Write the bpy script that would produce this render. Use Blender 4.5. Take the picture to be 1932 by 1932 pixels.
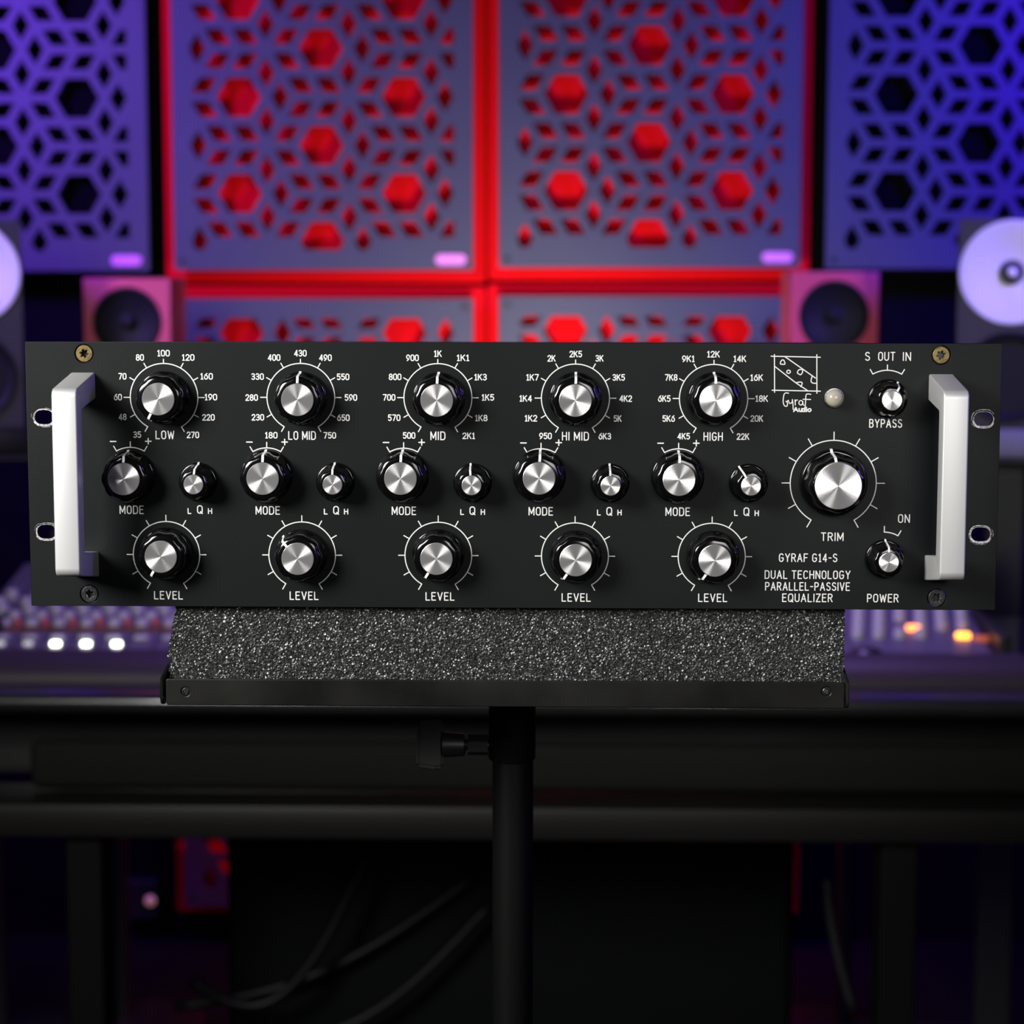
import bpy, bmesh, math, random
from math import sin, cos, pi, radians
from mathutils import Vector, Matrix
random.seed(7)
S = bpy.context.scene
for o in list(bpy.data.objects): bpy.data.objects.remove(o)
C = S.collection

# ------------------------------------------------------------------ camera
UZ = 1.20                                   # height of the unit's centre above the floor
CAM = Vector((0.0237, -1.0424, UZ + 0.0993)); YAW, PIT, ROL, FPX = -0.02224, -0.11195, 0.001156, 3974.7
FW = Vector((sin(YAW)*cos(PIT), cos(YAW)*cos(PIT), sin(PIT)))
R0 = Vector((cos(YAW), -sin(YAW), 0)); U0 = R0.cross(FW)
RV = R0*cos(ROL) + U0*sin(ROL); UV = -R0*sin(ROL) + U0*cos(ROL)
cam_d = bpy.data.cameras.new('camera'); cam = bpy.data.objects.new('camera', cam_d); C.objects.link(cam)
m = Matrix((RV, UV, -FW)).transposed().to_4x4(); m.translation = CAM
cam.matrix_world = m
cam_d.sensor_width = 36; cam_d.lens = FPX/1932*36; cam_d.clip_start = .01; cam_d.clip_end = 50
cam_d.dof.use_dof = True; cam_d.dof.focus_distance = 1.040; cam_d.dof.aperture_fstop = 10.7
S.camera = cam
def B(px, py, Y):
    """world point on the plane y=Y seen at a pixel of the 1932 frame"""
    d = FW + RV*((px-966)/FPX) - UV*((py-966)/FPX)
    return CAM + d*((Y-CAM.y)/d.y)

# ------------------------------------------------------------------ world, lights, exposure
w = bpy.data.worlds.new('world'); S.world = w; w.use_nodes = True
w.node_tree.nodes['Background'].inputs[0].default_value = (.02, .018, .03, 1)
w.node_tree.nodes['Background'].inputs[1].default_value = .12
S.view_settings.view_transform = 'Standard'; S.view_settings.look = 'None'
S.view_settings.gamma = 1; S.view_settings.use_curve_mapping = False; S.view_settings.exposure = 0
def area(name, loc, target, size, power, color, sy=None, spread=180):
    l = bpy.data.lights.new(name, 'AREA'); l.energy = power; l.color = color; l.size = size
    l.spread = radians(spread)
    if sy: l.shape = 'RECTANGLE'; l.size_y = sy
    o = bpy.data.objects.new(name, l); C.objects.link(o); o.location = loc
    o.rotation_euler = (Vector(target)-Vector(loc)).to_track_quat('-Z', 'Y').to_euler(); return o
area('key_softbox', (-.80, -.76, 1.64), (-.16, 0, 1.18), .46, 11.0, (1, .99, .97), .46, 120)
area('fill_softbox', (.30, -.85, 1.40), (.20, 0, 1.18), .34, .42, (1, .98, .96), .26, 66)
area('violet_lamp_left', (-1.45, 1.70, 2.15), (-1.15, 2.9, 1.55), .30, 20, (.17, .035, 1), None, 90)
area('blue_lamp_right', (1.40, 1.70, 2.15), (1.10, 2.9, 1.55), .30, 27, (.045, .003, 1), None, 95)
area('violet_top_lamp', (.1, 1.85, 2.35), (0, 1.75, .8), .30, 5.5, (.42, .26, 1), None, 70)
area('violet_side_lamp', (1.25, -.10, 1.60), (-.2, -.04, 1.2), .2, .42, (.20, .10, 1), None, 60)
area('added_speaker_fill_right', (1.7, .7, 2.0), (.77, 2.2, 1.28), .2, .34, (.80, .62, 1), None, 22)  # added fill on the right waveguide, standing in for softbox spill
area('added_speaker_fill_left', (-1.7, .7, 2.0), (-.78, 2.2, 1.28), .2, .40, (.80, .62, 1), None, 27)  # added fill brightening the left waveguide and the cube speaker near it
area('wall_washer', (-.02, 2.20, .90), (-.02, 2.9, 1.30), .14, 2.9, (1, .93, .92), None, 110)
area('soft_lamp_left', (-1.6, .9, 2.0), (-.75, 2.9, 1.6), .3, .35, (.95, .9, 1), None, 60)
area('added_red_strip_fill', (-.02, 2.62, .74), (-.02, 2.94, .40), .06, 4.5, (1, .03, .02))  # added light to lift the red panel strips under the desk

# ------------------------------------------------------------------ materials
def mat(name, col, rough=.5, metal=0, spec=.5, noise=None, bump=None, emit=None, coat=0, aniso=None):
    m = bpy.data.materials.new(name); m.use_nodes = True; nt = m.node_tree; b = nt.nodes['Principled BSDF']
    b.inputs['Base Color'].default_value = (*col, 1); b.inputs['Roughness'].default_value = rough
    b.inputs['Metallic'].default_value = metal; b.inputs['Specular IOR Level'].default_value = spec
    b.inputs['Coat Weight'].default_value = coat
    N = nt.nodes.new; L = nt.links.new
    if noise:                               # (scale, second colour, contrast lo, hi, roughness2)
        tc = N('ShaderNodeTexCoord'); n = N('ShaderNodeTexNoise'); n.inputs['Scale'].default_value = noise[0]
        n.inputs['Detail'].default_value = 6
        r = N('ShaderNodeMapRange'); r.inputs[1].default_value = noise[2]; r.inputs[2].default_value = noise[3]
        x = N('ShaderNodeMix'); x.data_type = 'RGBA'; x.inputs[6].default_value = (*col, 1); x.inputs[7].default_value = (*noise[1], 1)
        L(tc.outputs['Object'], n.inputs['Vector']); L(n.outputs[0], r.inputs[0]); L(r.outputs[0], x.inputs[0]); L(x.outputs[2], b.inputs['Base Color'])
        if len(noise) > 4:
            r2 = N('ShaderNodeMapRange'); r2.inputs[1].default_value = noise[2]; r2.inputs[2].default_value = noise[3]
            r2.inputs[3].default_value = rough; r2.inputs[4].default_value = noise[4]
            L(n.outputs[0], r2.inputs[0]); L(r2.outputs[0], b.inputs['Roughness'])
    if bump:                                # (scale, strength, distance)
        tc = N('ShaderNodeTexCoord'); n = N('ShaderNodeTexNoise'); n.inputs['Scale'].default_value = bump[0]; n.inputs['Detail'].default_value = 3
        bp = N('ShaderNodeBump'); bp.inputs['Strength'].default_value = bump[1]; bp.inputs['Distance'].default_value = bump[2]
        L(tc.outputs['Object'], n.inputs['Vector']); L(n.outputs[0], bp.inputs['Height']); L(bp.outputs[0], b.inputs['Normal'])
    if emit:
        b.inputs['Emission Color'].default_value = (*emit[:3], 1); b.inputs['Emission Strength'].default_value = emit[3]
    if aniso:
        t = N('ShaderNodeTangent'); t.direction_type = 'RADIAL'; t.axis = 'Z'
        L(t.outputs[0], b.inputs['Tangent']); b.inputs['Anisotropic'].default_value = aniso
    return m
M = {}
M['anod'] = mat('black_anodised', (.0038, .0048, .0051), .50, 0, .18, (9, (.0075, .0085, .0087), .4, .75, .44), (900, .12, .0002))
M['print'] = mat('white_print', (.74, .73, .70), .5)
M['bake'] = mat('gloss_bakelite', (.0025, .0025, .0027), .13, 0, .5)
M['pointer'] = mat('pointer_paint', (.86, .86, .84), .4)
M['spun'] = mat('spun_aluminium', (.88, .87, .86), .25, .84, .5, aniso=.98)
M['alu'] = mat('bead_blasted_aluminium', (.64, .64, .63), .48, .55, .5, None, (7000, .12, .0001))
M['bare'] = mat('scratched_bare_metal', (.60, .60, .58), .45, .4, .5, (900, (.20, .20, .19), .45, .6))
M['gold'] = mat('yellow_zinc', (.20, .145, .045), .45, .6, .5, (500, (.10, .075, .03), .45, .7))
M['blackscrew'] = mat('black_oxide', (.02, .02, .02), .35, .2, .5, (700, (.07, .07, .07), .5, .8))
M['steel'] = mat('steel', (.5, .5, .5), .3, 1)
M['chassis'] = mat('chassis_steel', (.06, .06, .065), .45, .6)
M['lens'] = mat('milky_lens', (.40, .37, .30), .12, 0, .5); M['lens'].node_tree.nodes['Principled BSDF'].inputs['Subsurface Weight'].default_value = .3
M['lens'].node_tree.nodes['Principled BSDF'].inputs['Subsurface Radius'].default_value = (.002, .002, .002)
M['chrome'] = mat('bezel_metal', (.6, .6, .57), .2, 1)
M['foam'] = mat('charcoal_foam', (.011, .0115, .011), .34, 0, .8, (1100, (.045, .047, .044), .45, .7))
M['powder'] = mat('black_powder_coat', (.004, .004, .0035), .36, 0, .28, (14, (.016, .016, .014), .4, .7), (1200, .08, .0002))
M['pole'] = mat('black_tube', (.0035, .0035, .0035), .38, 0, .3)
M['plast'] = mat('black_plastic', (.014, .014, .014), .4)
M['red'] = mat('red_fabric', (.80, .0045, .008), .95, 0, .05, None, (300, .3, .001))
M['blackf'] = mat('black_fabric', (.003, .003, .003), .95, 0, .05, None, (300, .3, .001))
M['veneer'] = mat('grey_stained_plywood', (.072, .077, .083), .5, 0, .3, (3, (.060, .065, .071), .3, .7))
M['badge'] = mat('light_tinted_badge', (.98, .30, .62), .4, 0)  # pale metal badge, pink of the coloured light put into its base colour
M['cabinet'] = mat('rosy_cabinet', (.85, .10, .19), .4, 0, .4)
M['cone'] = mat('black_cone', (.007, .007, .012), .6, 0, .3)
M['box'] = mat('speaker_box', (.035, .032, .045), .55)
M['wguide'] = mat('white_waveguide', (.92, .90, .95), .45)
M['wcone'] = mat('silver_cone', (.70, .66, .80), .45, 0)
M['desk'] = mat('dark_desk', (.020, .019, .019), .28, 0, .9, (4, (.03, .028, .028), .4, .7), None, None, .8)
M['rail'] = mat('desk_rail', (.016, .0145, .014), .45, 0, .35)
M['drawer'] = mat('drawer_front_paint', (.016, .017, .015), .75, 0, .15)
M['legs'] = mat('desk_leg_paint', (.004, .0045, .0042), .6, 0, .2)
M['armrest'] = mat('leather_armrest', (.045, .030, .045), .5, 0, .4, None, (120, .3, .001))
M['con'] = mat('console_panel', (.12, .105, .15), .4)
M['knobg'] = mat('console_knob', (.55, .50, .60), .4)
M['knobr'] = mat('console_red_knob', (.62, .12, .14), .4)
M['knobd'] = mat('console_dark', (.02, .018, .02), .4)
M['wood'] = mat('red_wood', (.22, .045, .025), .4, 0, .5, (20, (.14, .025, .015), .4, .6))
M['lit'] = mat('lit_button', (.9, .95, .85), .3, 0, .5, None, None, (.92, 1, .80, 8))
M['litdim'] = mat('dim_button', (.6, .55, .6), .3, 0, .5, None, None, (.8, .8, .85, .5))
M['orange'] = mat('orange_lamp', (.9, .4, .1), .3, 0, .5, None, None, (1, .27, .06, 3.4))
M['amber'] = mat('amber_lamp', (.9, .4, .1), .3, 0, .5, None, None, (1, .33, .03, 5.0))
M['ember'] = mat('dim_orange_lamp', (.7, .2, .1), .3, 0, .5, None, None, (1, .15, .05, .25))
M['pink'] = mat('pink_indicator', (.8, .4, .4), .3, 0, .5, None, None, (.8, .32, .28, .3))
M['floor'] = mat('dark_floor', (.0035, .0042, .004), .6, 0, .2, (3, (.006, .007, .0068), .4, .7))
M['wall'] = mat('dark_wall', (.0025, .0025, .003), .9, 0, .1)
M['ceil'] = mat('dark_ceiling', (.01, .01, .011), .9)
M['case'] = mat('dark_case', (.005, .0065, .0062), .6, 0, .25)
M['cable'] = mat('rubber_cable', (.006, .006, .006), .5)
M['palecable'] = mat('pale_cable', (.035, .035, .037), .5)
M['pad'] = mat('grey_pad', (.22, .22, .25), .6)

# ------------------------------------------------------------------ helpers
def link(name, me, mt, parent=None, loc=None, rot=None, smooth=False):
    me.name = name; me.materials.clear()
    for x in (mt if isinstance(mt, (list, tuple)) else [mt]): me.materials.append(M[x] if isinstance(x, str) else x)
    if smooth:
        for p in me.polygons: p.use_smooth = True
    o = bpy.data.objects.new(name, me); C.objects.link(o)
    if parent: o.parent = parent
    if loc is not None: o.location = loc
    if rot is not None: o.rotation_euler = rot
    return o
def bm2me(bm):
    bmesh.ops.recalc_face_normals(bm, faces=bm.faces)
    me = bpy.data.meshes.new('m'); bm.to_mesh(me); bm.free(); return me
def tag(o, label, cat=None, group=None, kind=None):
    if label: o['label'] = label
    if cat: o['category'] = cat
    if group: o['group'] = group
    if kind: o['kind'] = kind
    return o
def thing(name, loc, label, cat, group=None, rotz=0):
    o = bpy.data.objects.new(name, None); C.objects.link(o); o.location = loc; o.rotation_euler = (0, 0, rotz)
    o.empty_display_size = .05; return tag(o, label, cat, group)
def boxbm(x0, x1, y0, y1, z0, z1, bev=0, seg=2, bm=None):
    t = bmesh.new(); r = bmesh.ops.create_cube(t, size=1)
    for v in t.verts: v.co = Vector((x0+(v.co.x+.5)*(x1-x0), y0+(v.co.y+.5)*(y1-y0), z0+(v.co.z+.5)*(z1-z0)))
    if bev: bmesh.ops.bevel(t, geom=t.edges[:], offset=bev, segments=seg, profile=.5, affect='EDGES')
    if bm is None: return t
    me = bpy.data.meshes.new('t'); t.to_mesh(me); t.free(); bm.from_mesh(me); bpy.data.meshes.remove(me); return bm
def lathe(prof, n=48, fn=None, cap0=True, cap1=True):
    """revolve (r,z) about local Z; fn(a,i)->radius multiplier"""
    bm = bmesh.new(); rings = []
    for i, (r, z) in enumerate(prof):
        rings.append([bm.verts.new((r*(fn(2*pi*k/n, i) if fn else 1)*cos(2*pi*k/n), r*(fn(2*pi*k/n, i) if fn else 1)*sin(2*pi*k/n), z)) for k in range(n)])
    for a, b in zip(rings, rings[1:]):
        for k in range(n): bm.faces.new((a[k], a[(k+1) % n], b[(k+1) % n], b[k]))
    if cap0: bm.faces.new(rings[0][::-1])
    if cap1: bm.faces.new(rings[-1])
    return bm
def autosmooth(me, deg=35):
    bm = bmesh.new(); bm.from_mesh(me)
    for e in bm.edges:
        if len(e.link_faces) == 2 and e.calc_face_angle(0) > radians(deg): e.smooth = False
    for f in bm.faces: f.smooth = True
    bm.to_mesh(me); bm.free(); return me
def holes2d(loops, t, bev=0):
    """flat plate in local XY with holes, thickness t (centred), via a filled 2D curve"""
    cu = bpy.data.curves.new('c', 'CURVE'); cu.dimensions = '2D'; cu.fill_mode = 'BOTH'; cu.extrude = t/2-bev; cu.bevel_depth = bev; cu.bevel_resolution = 1
    cu.offset = -bev
    for lp in loops:
        s = cu.splines.new('POLY'); s.points.add(len(lp)-1)
        for p, q in zip(s.points, lp): p.co = (q[0], q[1], 0, 1)
        s.use_cyclic_u = True
    o = bpy.data.objects.new('c', cu); C.objects.link(o)
    dg = bpy.context.evaluated_depsgraph_get(); me = bpy.data.meshes.new_from_object(o.evaluated_get(dg))
    bpy.data.objects.remove(o); bpy.data.curves.remove(cu); return me
def tube(pts, r, n=10, closed=False):
    bm = bmesh.new(); rings = []
    P = [Vector(p) for p in pts]
    for i, p in enumerate(P):
        d = (P[min(i+1, len(P)-1)]-P[max(i-1, 0)]).normalized()
        a = d.cross(Vector((.13, .3, .95))).normalized(); b = d.cross(a)
        rings.append([bm.verts.new(p+a*r*cos(2*pi*k/n)+b*r*sin(2*pi*k/n)) for k in range(n)])
    for a, b in zip(rings, rings[1:]):
        for k in range(n): bm.faces.new((a[k], a[(k+1) % n], b[(k+1) % n], b[k]))
    bm.faces.new(rings[0]); bm.faces.new(rings[-1][::-1]); return bm2me(bm)
def circ(cx, cy, r, n=48, a0=0, a1=2*pi, end=False):
    return [(cx+r*cos(a0+(a1-a0)*k/(n-1 if end else n)), cy+r*sin(a0+(a1-a0)*k/(n-1 if end else n))) for k in range(n)]
def copy_tree(o, parent=None):
    c = o.copy(); C.objects.link(c); c.parent = parent
    for ch in o.children: copy_tree(ch, c)
    return c
def struct(name, me, mt): return tag(link(name, me, mt), None, None, None, 'structure')

# ------------------------------------------------------------------ the room
WY = 2.995
struct('floor', bm2me(boxbm(-2.3, 2.3, -2.2, WY+.1, -.1, 0)), 'floor')
struct('wall_back', bm2me(boxbm(-2.3, 2.3, WY, WY+.1, 0, 2.7)), 'wall')
struct('wall_left', bm2me(boxbm(-2.4, -2.3, -2.2, WY+.1, 0, 2.7)), 'wall')
struct('wall_right', bm2me(boxbm(2.3, 2.4, -2.2, WY+.1, 0, 2.7)), 'wall')
struct('ceiling', bm2me(boxbm(-2.4, 2.4, -2.2, WY+.1, 2.7, 2.8)), 'ceil')

# ------------------------------------------------------------------ acoustic panels on the wall
PX = .6/618
def clip(poly, x0, x1, y0, y1):
    for ax, lim, sg in ((0, x0, 1), (0, x1, -1), (1, y0, 1), (1, y1, -1)):
        out = []
        for i, p in enumerate(poly):
            q = poly[(i+1) % len(poly)]; dp = (p[ax]-lim)*sg; dq = (q[ax]-lim)*sg
            if dp >= 0: out.append(p)
            if dp*dq < 0:
                t = dp/(dp-dq); out.append((p[0]+(q[0]-p[0])*t, p[1]+(q[1]-p[1])*t))
        poly = out
        if not poly: return []
    return poly
def areaof(p): return abs(sum(p[i][0]*p[(i+1) % len(p)][1]-p[(i+1) % len(p)][0]*p[i][1] for i in range(len(p)))/2)
def perforation():
    a = 52.5; t = 8.2; H = 182; ox, oy = -2, -51; loops = []
    def rhomb(cx, cy, ang, L, Wd):        # L long diagonal along ang
        k = (L*Wd/(2*math.hypot(L, Wd)) - t)/(L*Wd/(2*math.hypot(L, Wd)))
        c, s = cos(ang), sin(ang)
        return [(cx+c*x-s*y, cy+s*x+c*y) for x, y in ((L/2*k, 0), (0, Wd/2*k), (-L/2*k, 0), (0, -Wd/2*k))]
    polys = []
    for i in range(-4, 5):
        for j in range(-4, 5):
            hx = ox+i*H*math.sqrt(3)/2; hy = oy+j*H+(H/2 if i % 2 else 0)
            r = (a*math.sqrt(3)/2-t)/cos(pi/6)
            polys.append([(hx+r*cos(k*pi/3), hy+r*sin(k*pi/3)) for k in range(6)])
            d = H/math.sqrt(3)
            for aa in (pi/3,):
                cx, cy = hx+d*cos(aa), hy+d*sin(aa)
                for k in range(6):
                    g = pi/6+k*pi/3; polys.append(rhomb(cx+45.5*cos(g), cy+45.5*sin(g), g, 91, a))
            cx, cy = hx+d, hy
            for g in (pi, pi/3, -pi/3): polys.append(rhomb(cx+a/2*cos(g), cy+a/2*sin(g), g+pi/2, 91, a))
    for p in polys:
        q = clip(p, -252, 252, -250, 250)
        if len(q) > 2 and areaof(q) > 420: loops.append([(x*PX, y*PX) for x, y in q])
    return loops
h = .559/2; rr = .004
outer = [(-h, -h), (h, -h), (h, h), (-h, h)]
plate_me = holes2d([outer]+perforation(), .009)
core_me = bm2me(boxbm(-.302, .302, 0, .05, -.3025, .3025, .006, 3))
badge_me = holes2d([circ(.019, 0, .0095, 12, -pi/2, pi/2, True)+circ(-.019, 0, .0095, 12, pi/2, 3*pi/2, True)], .004)
pegs_me = bm2me(lathe([(.006, 0), (.006, .001), (.005, .002)], 16))
def panel(name, x, z, fabric, label, group='perforated acoustic panels on the back wall', dy=0):
    t = thing(name, (x, WY-.05, z), label, 'panel', group)
    link('fabric_core', core_me if not core_me.users else core_me.copy(), fabric, t)
    p = link('perforated_plate', plate_me if not plate_me.users else plate_me.copy(), 'veneer', t, (0, -.031, 0), (pi/2, 0, 0))
    b = link('badge', badge_me if not badge_me.users else badge_me.copy(), 'badge', t, (.238, -.0375, -.2600), (pi/2, 0, 0))
    for sx in (-1, 1):
        for sz in (-1, 1):
            link('spacer_screw', pegs_me if not pegs_me.users else pegs_me.copy(), 'plast', t, (sx*.264, -.0355, sz*.264), (pi/2, 0, 0))
            bm = lathe([(.008, 0), (.008, .0265)], 12); link('spacer', bm2me(bm), 'plast', t, (sx*.264, 0, sz*.264), (pi/2, 0, 0))
    return t
WPY = WY-.05-.0355
c0 = B(608, 222, WPY)
cols = [Vector((c0.x+(i-1)*.6070, 0, c0.z+dz)) for i, dz in enumerate((-.003, -.001, .004, .003))]
lab = ['violet-lit perforated panel over black fabric, left edge of the wall', 'grey perforated panel over red fabric, upper left of the red group',
       'grey perforated panel over red fabric, upper right of the red group', 'deep blue-lit perforated panel over black fabric, right edge of the wall']
for i, c in enumerate(cols): panel('acoustic_panel', c.x, c.z, 'blackf' if i in (0, 3) else 'red', lab[i])
for r_, nm in ((1, 'middle row behind the rack unit'), (2, 'bottom row seen under the desk')):
    for i, sd in ((1, 'left'), (2, 'right')):
        panel('acoustic_panel', cols[i].x, cols[i].z-.612*r_, 'red', f'red fabric perforated panel, {sd} one in the {nm}')
# small box with a pink indicator on the wall
p = B(281, 1703, WY-.06)
t = thing('outlet_box', (p.x, WY, p.z), 'small dark outlet box with a pink light, low on the back wall', 'box')
link('housing', bm2me(boxbm(-.05, .015, -.045, 0, -.04, .04, .004)), 'plast', t)
link('indicator', autosmooth(bm2me(lathe([(.010, 0), (.010, .003), (.006, .006), (.001, .007)], 20))), 'pink', t, (0, -.045, 0), (pi/2, 0, 0))

# ------------------------------------------------------------------ speakers
def ring_lathe(prof, mt, name, parent, loc, n=48):
    return link(name, autosmooth(bm2me(lathe(prof, n, cap0=False))), mt, parent, loc, (pi/2, 0, 0))
def tall_speaker(cpx, label, side, pad):
    Y = 2.22; c = B(cpx, 612, Y); q = (Y+1.0424)/(2.05+1.0424); hw, hh = .077*q, .153*q
    yaw = math.atan2(c.x-CAM.x, c.y-CAM.y); zt_, zw = 2*hh-.082, .080; bt = .018
    t = thing('studio_monitor', (c.x, c.y, c.z-hh), label, 'speaker', 'tall two-way monitors at the sides', -yaw)
    link('enclosure', autosmooth(bm2me(boxbm(-hw, hw, bt, .22, 0, 2*hh, .003, 2))), 'box', t)
    me = holes2d([[(-hw, 0), (hw, 0), (hw, 2*hh), (-hw, 2*hh)], circ(0, zt_, .079, 64), circ(0, zw, .070, 64)], bt, .001)
    link('baffle', me, 'box', t, (0, bt/2, 0), (pi/2, 0, 0))
    ring_lathe([(.080, 0), (.0785, .003), (.075, .003), (.055, -.004), (.032, -.010), (.018, -.012)], 'wguide', 'waveguide', t, (0, 0, zt_), 64)
    link('tweeter_ring', autosmooth(bm2me(lathe([(.019, -.013), (.018, -.006), (.014, -.005), (.011, -.010)], 32))), 'cone', t, (0, 0, zt_), (pi/2, 0, 0))
    link('dome', autosmooth(bm2me(lathe([(.0085, -.008), (.008, -.003), (.005, .000), (.001, .001)], 24))), 'wguide', t, (0, 0, zt_), (pi/2, 0, 0))
    ring_lathe([(.0705, 0), (.069, .004), (.066, .005), (.060, .003), (.056, -.002)], 'cone', 'surround', t, (0, 0, zw), 64)
    ring_lathe([(.0565, -.002), (.036, -.010), (.020, -.015)], 'wcone', 'woofer_cone', t, (0, 0, zw), 64)
    link('dust_cap', autosmooth(bm2me(lathe([(.022, -.015), (.020, -.008), (.012, -.003), (.001, -.001)], 32))), 'cone', t, (0, 0, zw), (pi/2, 0, 0))
    s = thing('speaker_stand', (c.x, c.y, 0), f'dark speaker stand with a {"grey" if pad == "pad" else "black"} pad under the {side} tall monitor', 'stand', 'stands under the tall monitors', -yaw)
    z = c.z-hh
    link('isolation_pad', autosmooth(bm2me(boxbm(-.087, .087, -.006, .23, z-.044, z, .006))), pad, s)
    link('top_plate', bm2me(boxbm(-.095, .095, -.01, .24, z-.052, z-.044, .002)), 'plast', s)
    link('column', bm2me(boxbm(-.03, .03, .08, .14, .02, z-.052, .004)), 'plast', s)
    link('base_plate', bm2me(boxbm(-.13, .13, -.02, .25, 0, .02, .004)), 'plast', s)
tall_speaker(1907, 'tall dark speaker with a white round waveguide, at the right edge', 'right', 'pad')
tall_speaker(-58, 'tall dark speaker with a white round waveguide, cut by the left edge', 'left', 'plast')
def cube_speaker(cpx, cpy, label, side, s_):
    Y = 2.42; c = B(cpx, cpy, Y); hw = s_/2; bt = .016; k = hw*.79
    t = thing('cube_monitor', (c.x, c.y, c.z-hw), label, 'speaker', 'small cube speakers beside the red panels')
    link('cabinet', autosmooth(bm2me(boxbm(-hw, hw, bt, s_, 0, 2*hw, .004, 3))), 'cabinet', t)
    me = holes2d([[(-hw, 0), (hw, 0), (hw, 2*hw), (-hw, 2*hw)], circ(0, hw, k, 56)], bt, .002)
    link('baffle', me, 'cabinet', t, (0, bt/2, 0), (pi/2, 0, 0))
    ring_lathe([(k+.0005, 0), (k*.98, .002), (k*.92, .002), (k*.86, -.003), (k*.5, -.010), (k*.25, -.013)], 'cone', 'driver', t, (0, 0, hw), 56)
    link('dust_cap', autosmooth(bm2me(lathe([(k*.27, -.014), (k*.22, -.007), (k*.1, -.004), (.001, -.003)], 32))), 'cone', t, (0, 0, hw), (pi/2, 0, 0))
    st = thing('speaker_stand', (c.x, c.y, 0), f'thin black stand under the {side} cube speaker', 'stand', 'thin stands under the cube speakers')
    z = c.z-hw
    link('top_plate', bm2me(boxbm(-.07, .07, 0, .14, z-.008, z, .002)), 'plast', st)
    link('pole', autosmooth(bm2me(lathe([(.014, .015), (.014, z-.008)], 20))), 'plast', st, (-.045 if side == 'left' else .045, .07, 0))
    link('base_plate', autosmooth(bm2me(lathe([(.10, 0), (.10, .010), (.09, .015)], 40))), 'plast', st, (0, .07, 0))
cube_speaker(240, 608, 'small rosy cube speaker with a black round driver, left of the red panels', 'left', .144)
cube_speaker(1574, 596, 'small rosy cube speaker with a black round driver, right of the red panels', 'right', .144)

# ------------------------------------------------------------------ desk
DY = 1.41; DZ = .803
t = thing('studio_desk', (0, DY, 0), 'long dark studio desk with a rounded front edge and a lower rail', 'desk')
link('desktop', autosmooth(bm2me(boxbm(-1.5, 1.5, 0, .62, DZ-.024, DZ, .0105, 5))), 'desk', t)
link('apron_panel', bm2me(boxbm(-1.38, 1.38, .14, .16, .675, DZ-.022)), 'desk', t)
link('drawer_front', autosmooth(bm2me(boxbm(-.62, .62, .05, .07, .675, .735, .012, 3))), 'drawer', t)
link('lower_rail', autosmooth(bm2me(boxbm(-1.42, 1.42, -.012, .10, .632, .672, .004, 2))), 'rail', t)
for px in (170, 1688):
    x = B(px, 1700, DY+.05).x
    link('leg', bm2me(boxbm(x-.022, x+.022, .02, .08, 0, .632, .003)), 'legs', t)
for x in (-1.35, 1.35): link('leg', bm2me(boxbm(x-.022, x+.022, .02, .08, 0, .632, .003)), 'legs', t)
for x in (-1.35, 1.35): link('leg', bm2me(boxbm(x-.022, x+.022, .54, .60, 0, DZ-.022, .003)), 'legs', t)

# ------------------------------------------------------------------ mixing console on the desk
CX0, CX1 = -.66, .0
c0 = B(20, 1190, DY+.2).x; xl = c0-.03
xr = B(1868, 1180, DY+.25).x
con = thing('mixing_console', ((xl+xr)/2, DY+.08, DZ), 'wide mixing console full of small knobs and lit buttons, behind the foam', 'mixing console')
def SZ(y): return DZ+.021+(y-(DY+.17))*.17          # surface height at world y
hx = (xr-xl)/2; y0 = DY+.17; y1 = DY+.60
bm = bmesh.new()
prof = [(DY+.085, DZ), (y0, SZ(y0)-.004), (y1, SZ(y1)-.004), (y1, DZ)]
v = [[bm.verts.new((sx*hx, y-(DY+.08), z-DZ)) for y, z in prof] for sx in (-1, 1)]
for i in range(4): bm.faces.new((v[0][i], v[0][(i+1) % 4], v[1][(i+1) % 4], v[1][i]))
bm.faces.new(v[0]); bm.faces.new(v[1][::-1])
link('console_body', bm2me(bm), 'con', con)
# padded armrest in front
bm = bmesh.new(); pr = []
for k in range(9):
    a = pi*(1.0-k/8); pr.append((DY+.125+.052*cos(a), DZ+.002+.030*sin(a)*1.0))
pr = [(DY+.073, DZ)]+pr+[(DY+.177, DZ)]
va = [[bm.verts.new((sx*(hx+.015), y-(DY+.08), z-DZ)) for y, z in pr] for sx in (-1, 1)]
for i in range(len(pr)-1): bm.faces.new((va[0][i], va[0][i+1], va[1][i+1], va[1][i]))
bm.faces.new(va[0]); bm.faces.new(va[1][::-1])
link('armrest', autosmooth(bm2me(bm), 60), 'armrest', con)
for sx in (-1, 1):
    link('end_cheek', bm2me(boxbm(sx*hx-.008, sx*hx+.008, .07, .46, 0, .05, .003)), 'knobd', con)
link('meter_bridge', bm2me(boxbm(-hx, hx, .465, .52, .0, .13, .004)), 'knobd', con)
stripe = bm2me(boxbm(-hx+.01, hx*.55, 0, .016, 0, .006))
link('wood_trim', stripe, 'wood', con, (0, DY+.244-(DY+.08), SZ(DY+.244)-DZ))
kn = autosmooth(bm2me(lathe([(.0085, 0), (.008, .011), (.0065, .013)], 16)))
kr = autosmooth(bm2me(lathe([(.005, 0), (.005, .010), (.004, .013)], 14))); kd = kn.copy()
cap_me = autosmooth(bm2me(boxbm(-.0095, .0095, -.006, .006, 0, .006, .002)))
btn = bm2me(boxbm(-.0055, .0055, -.0035, .0035, 0, .006, .001)); btn2 = btn.copy()
kn_s = {}
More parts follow.
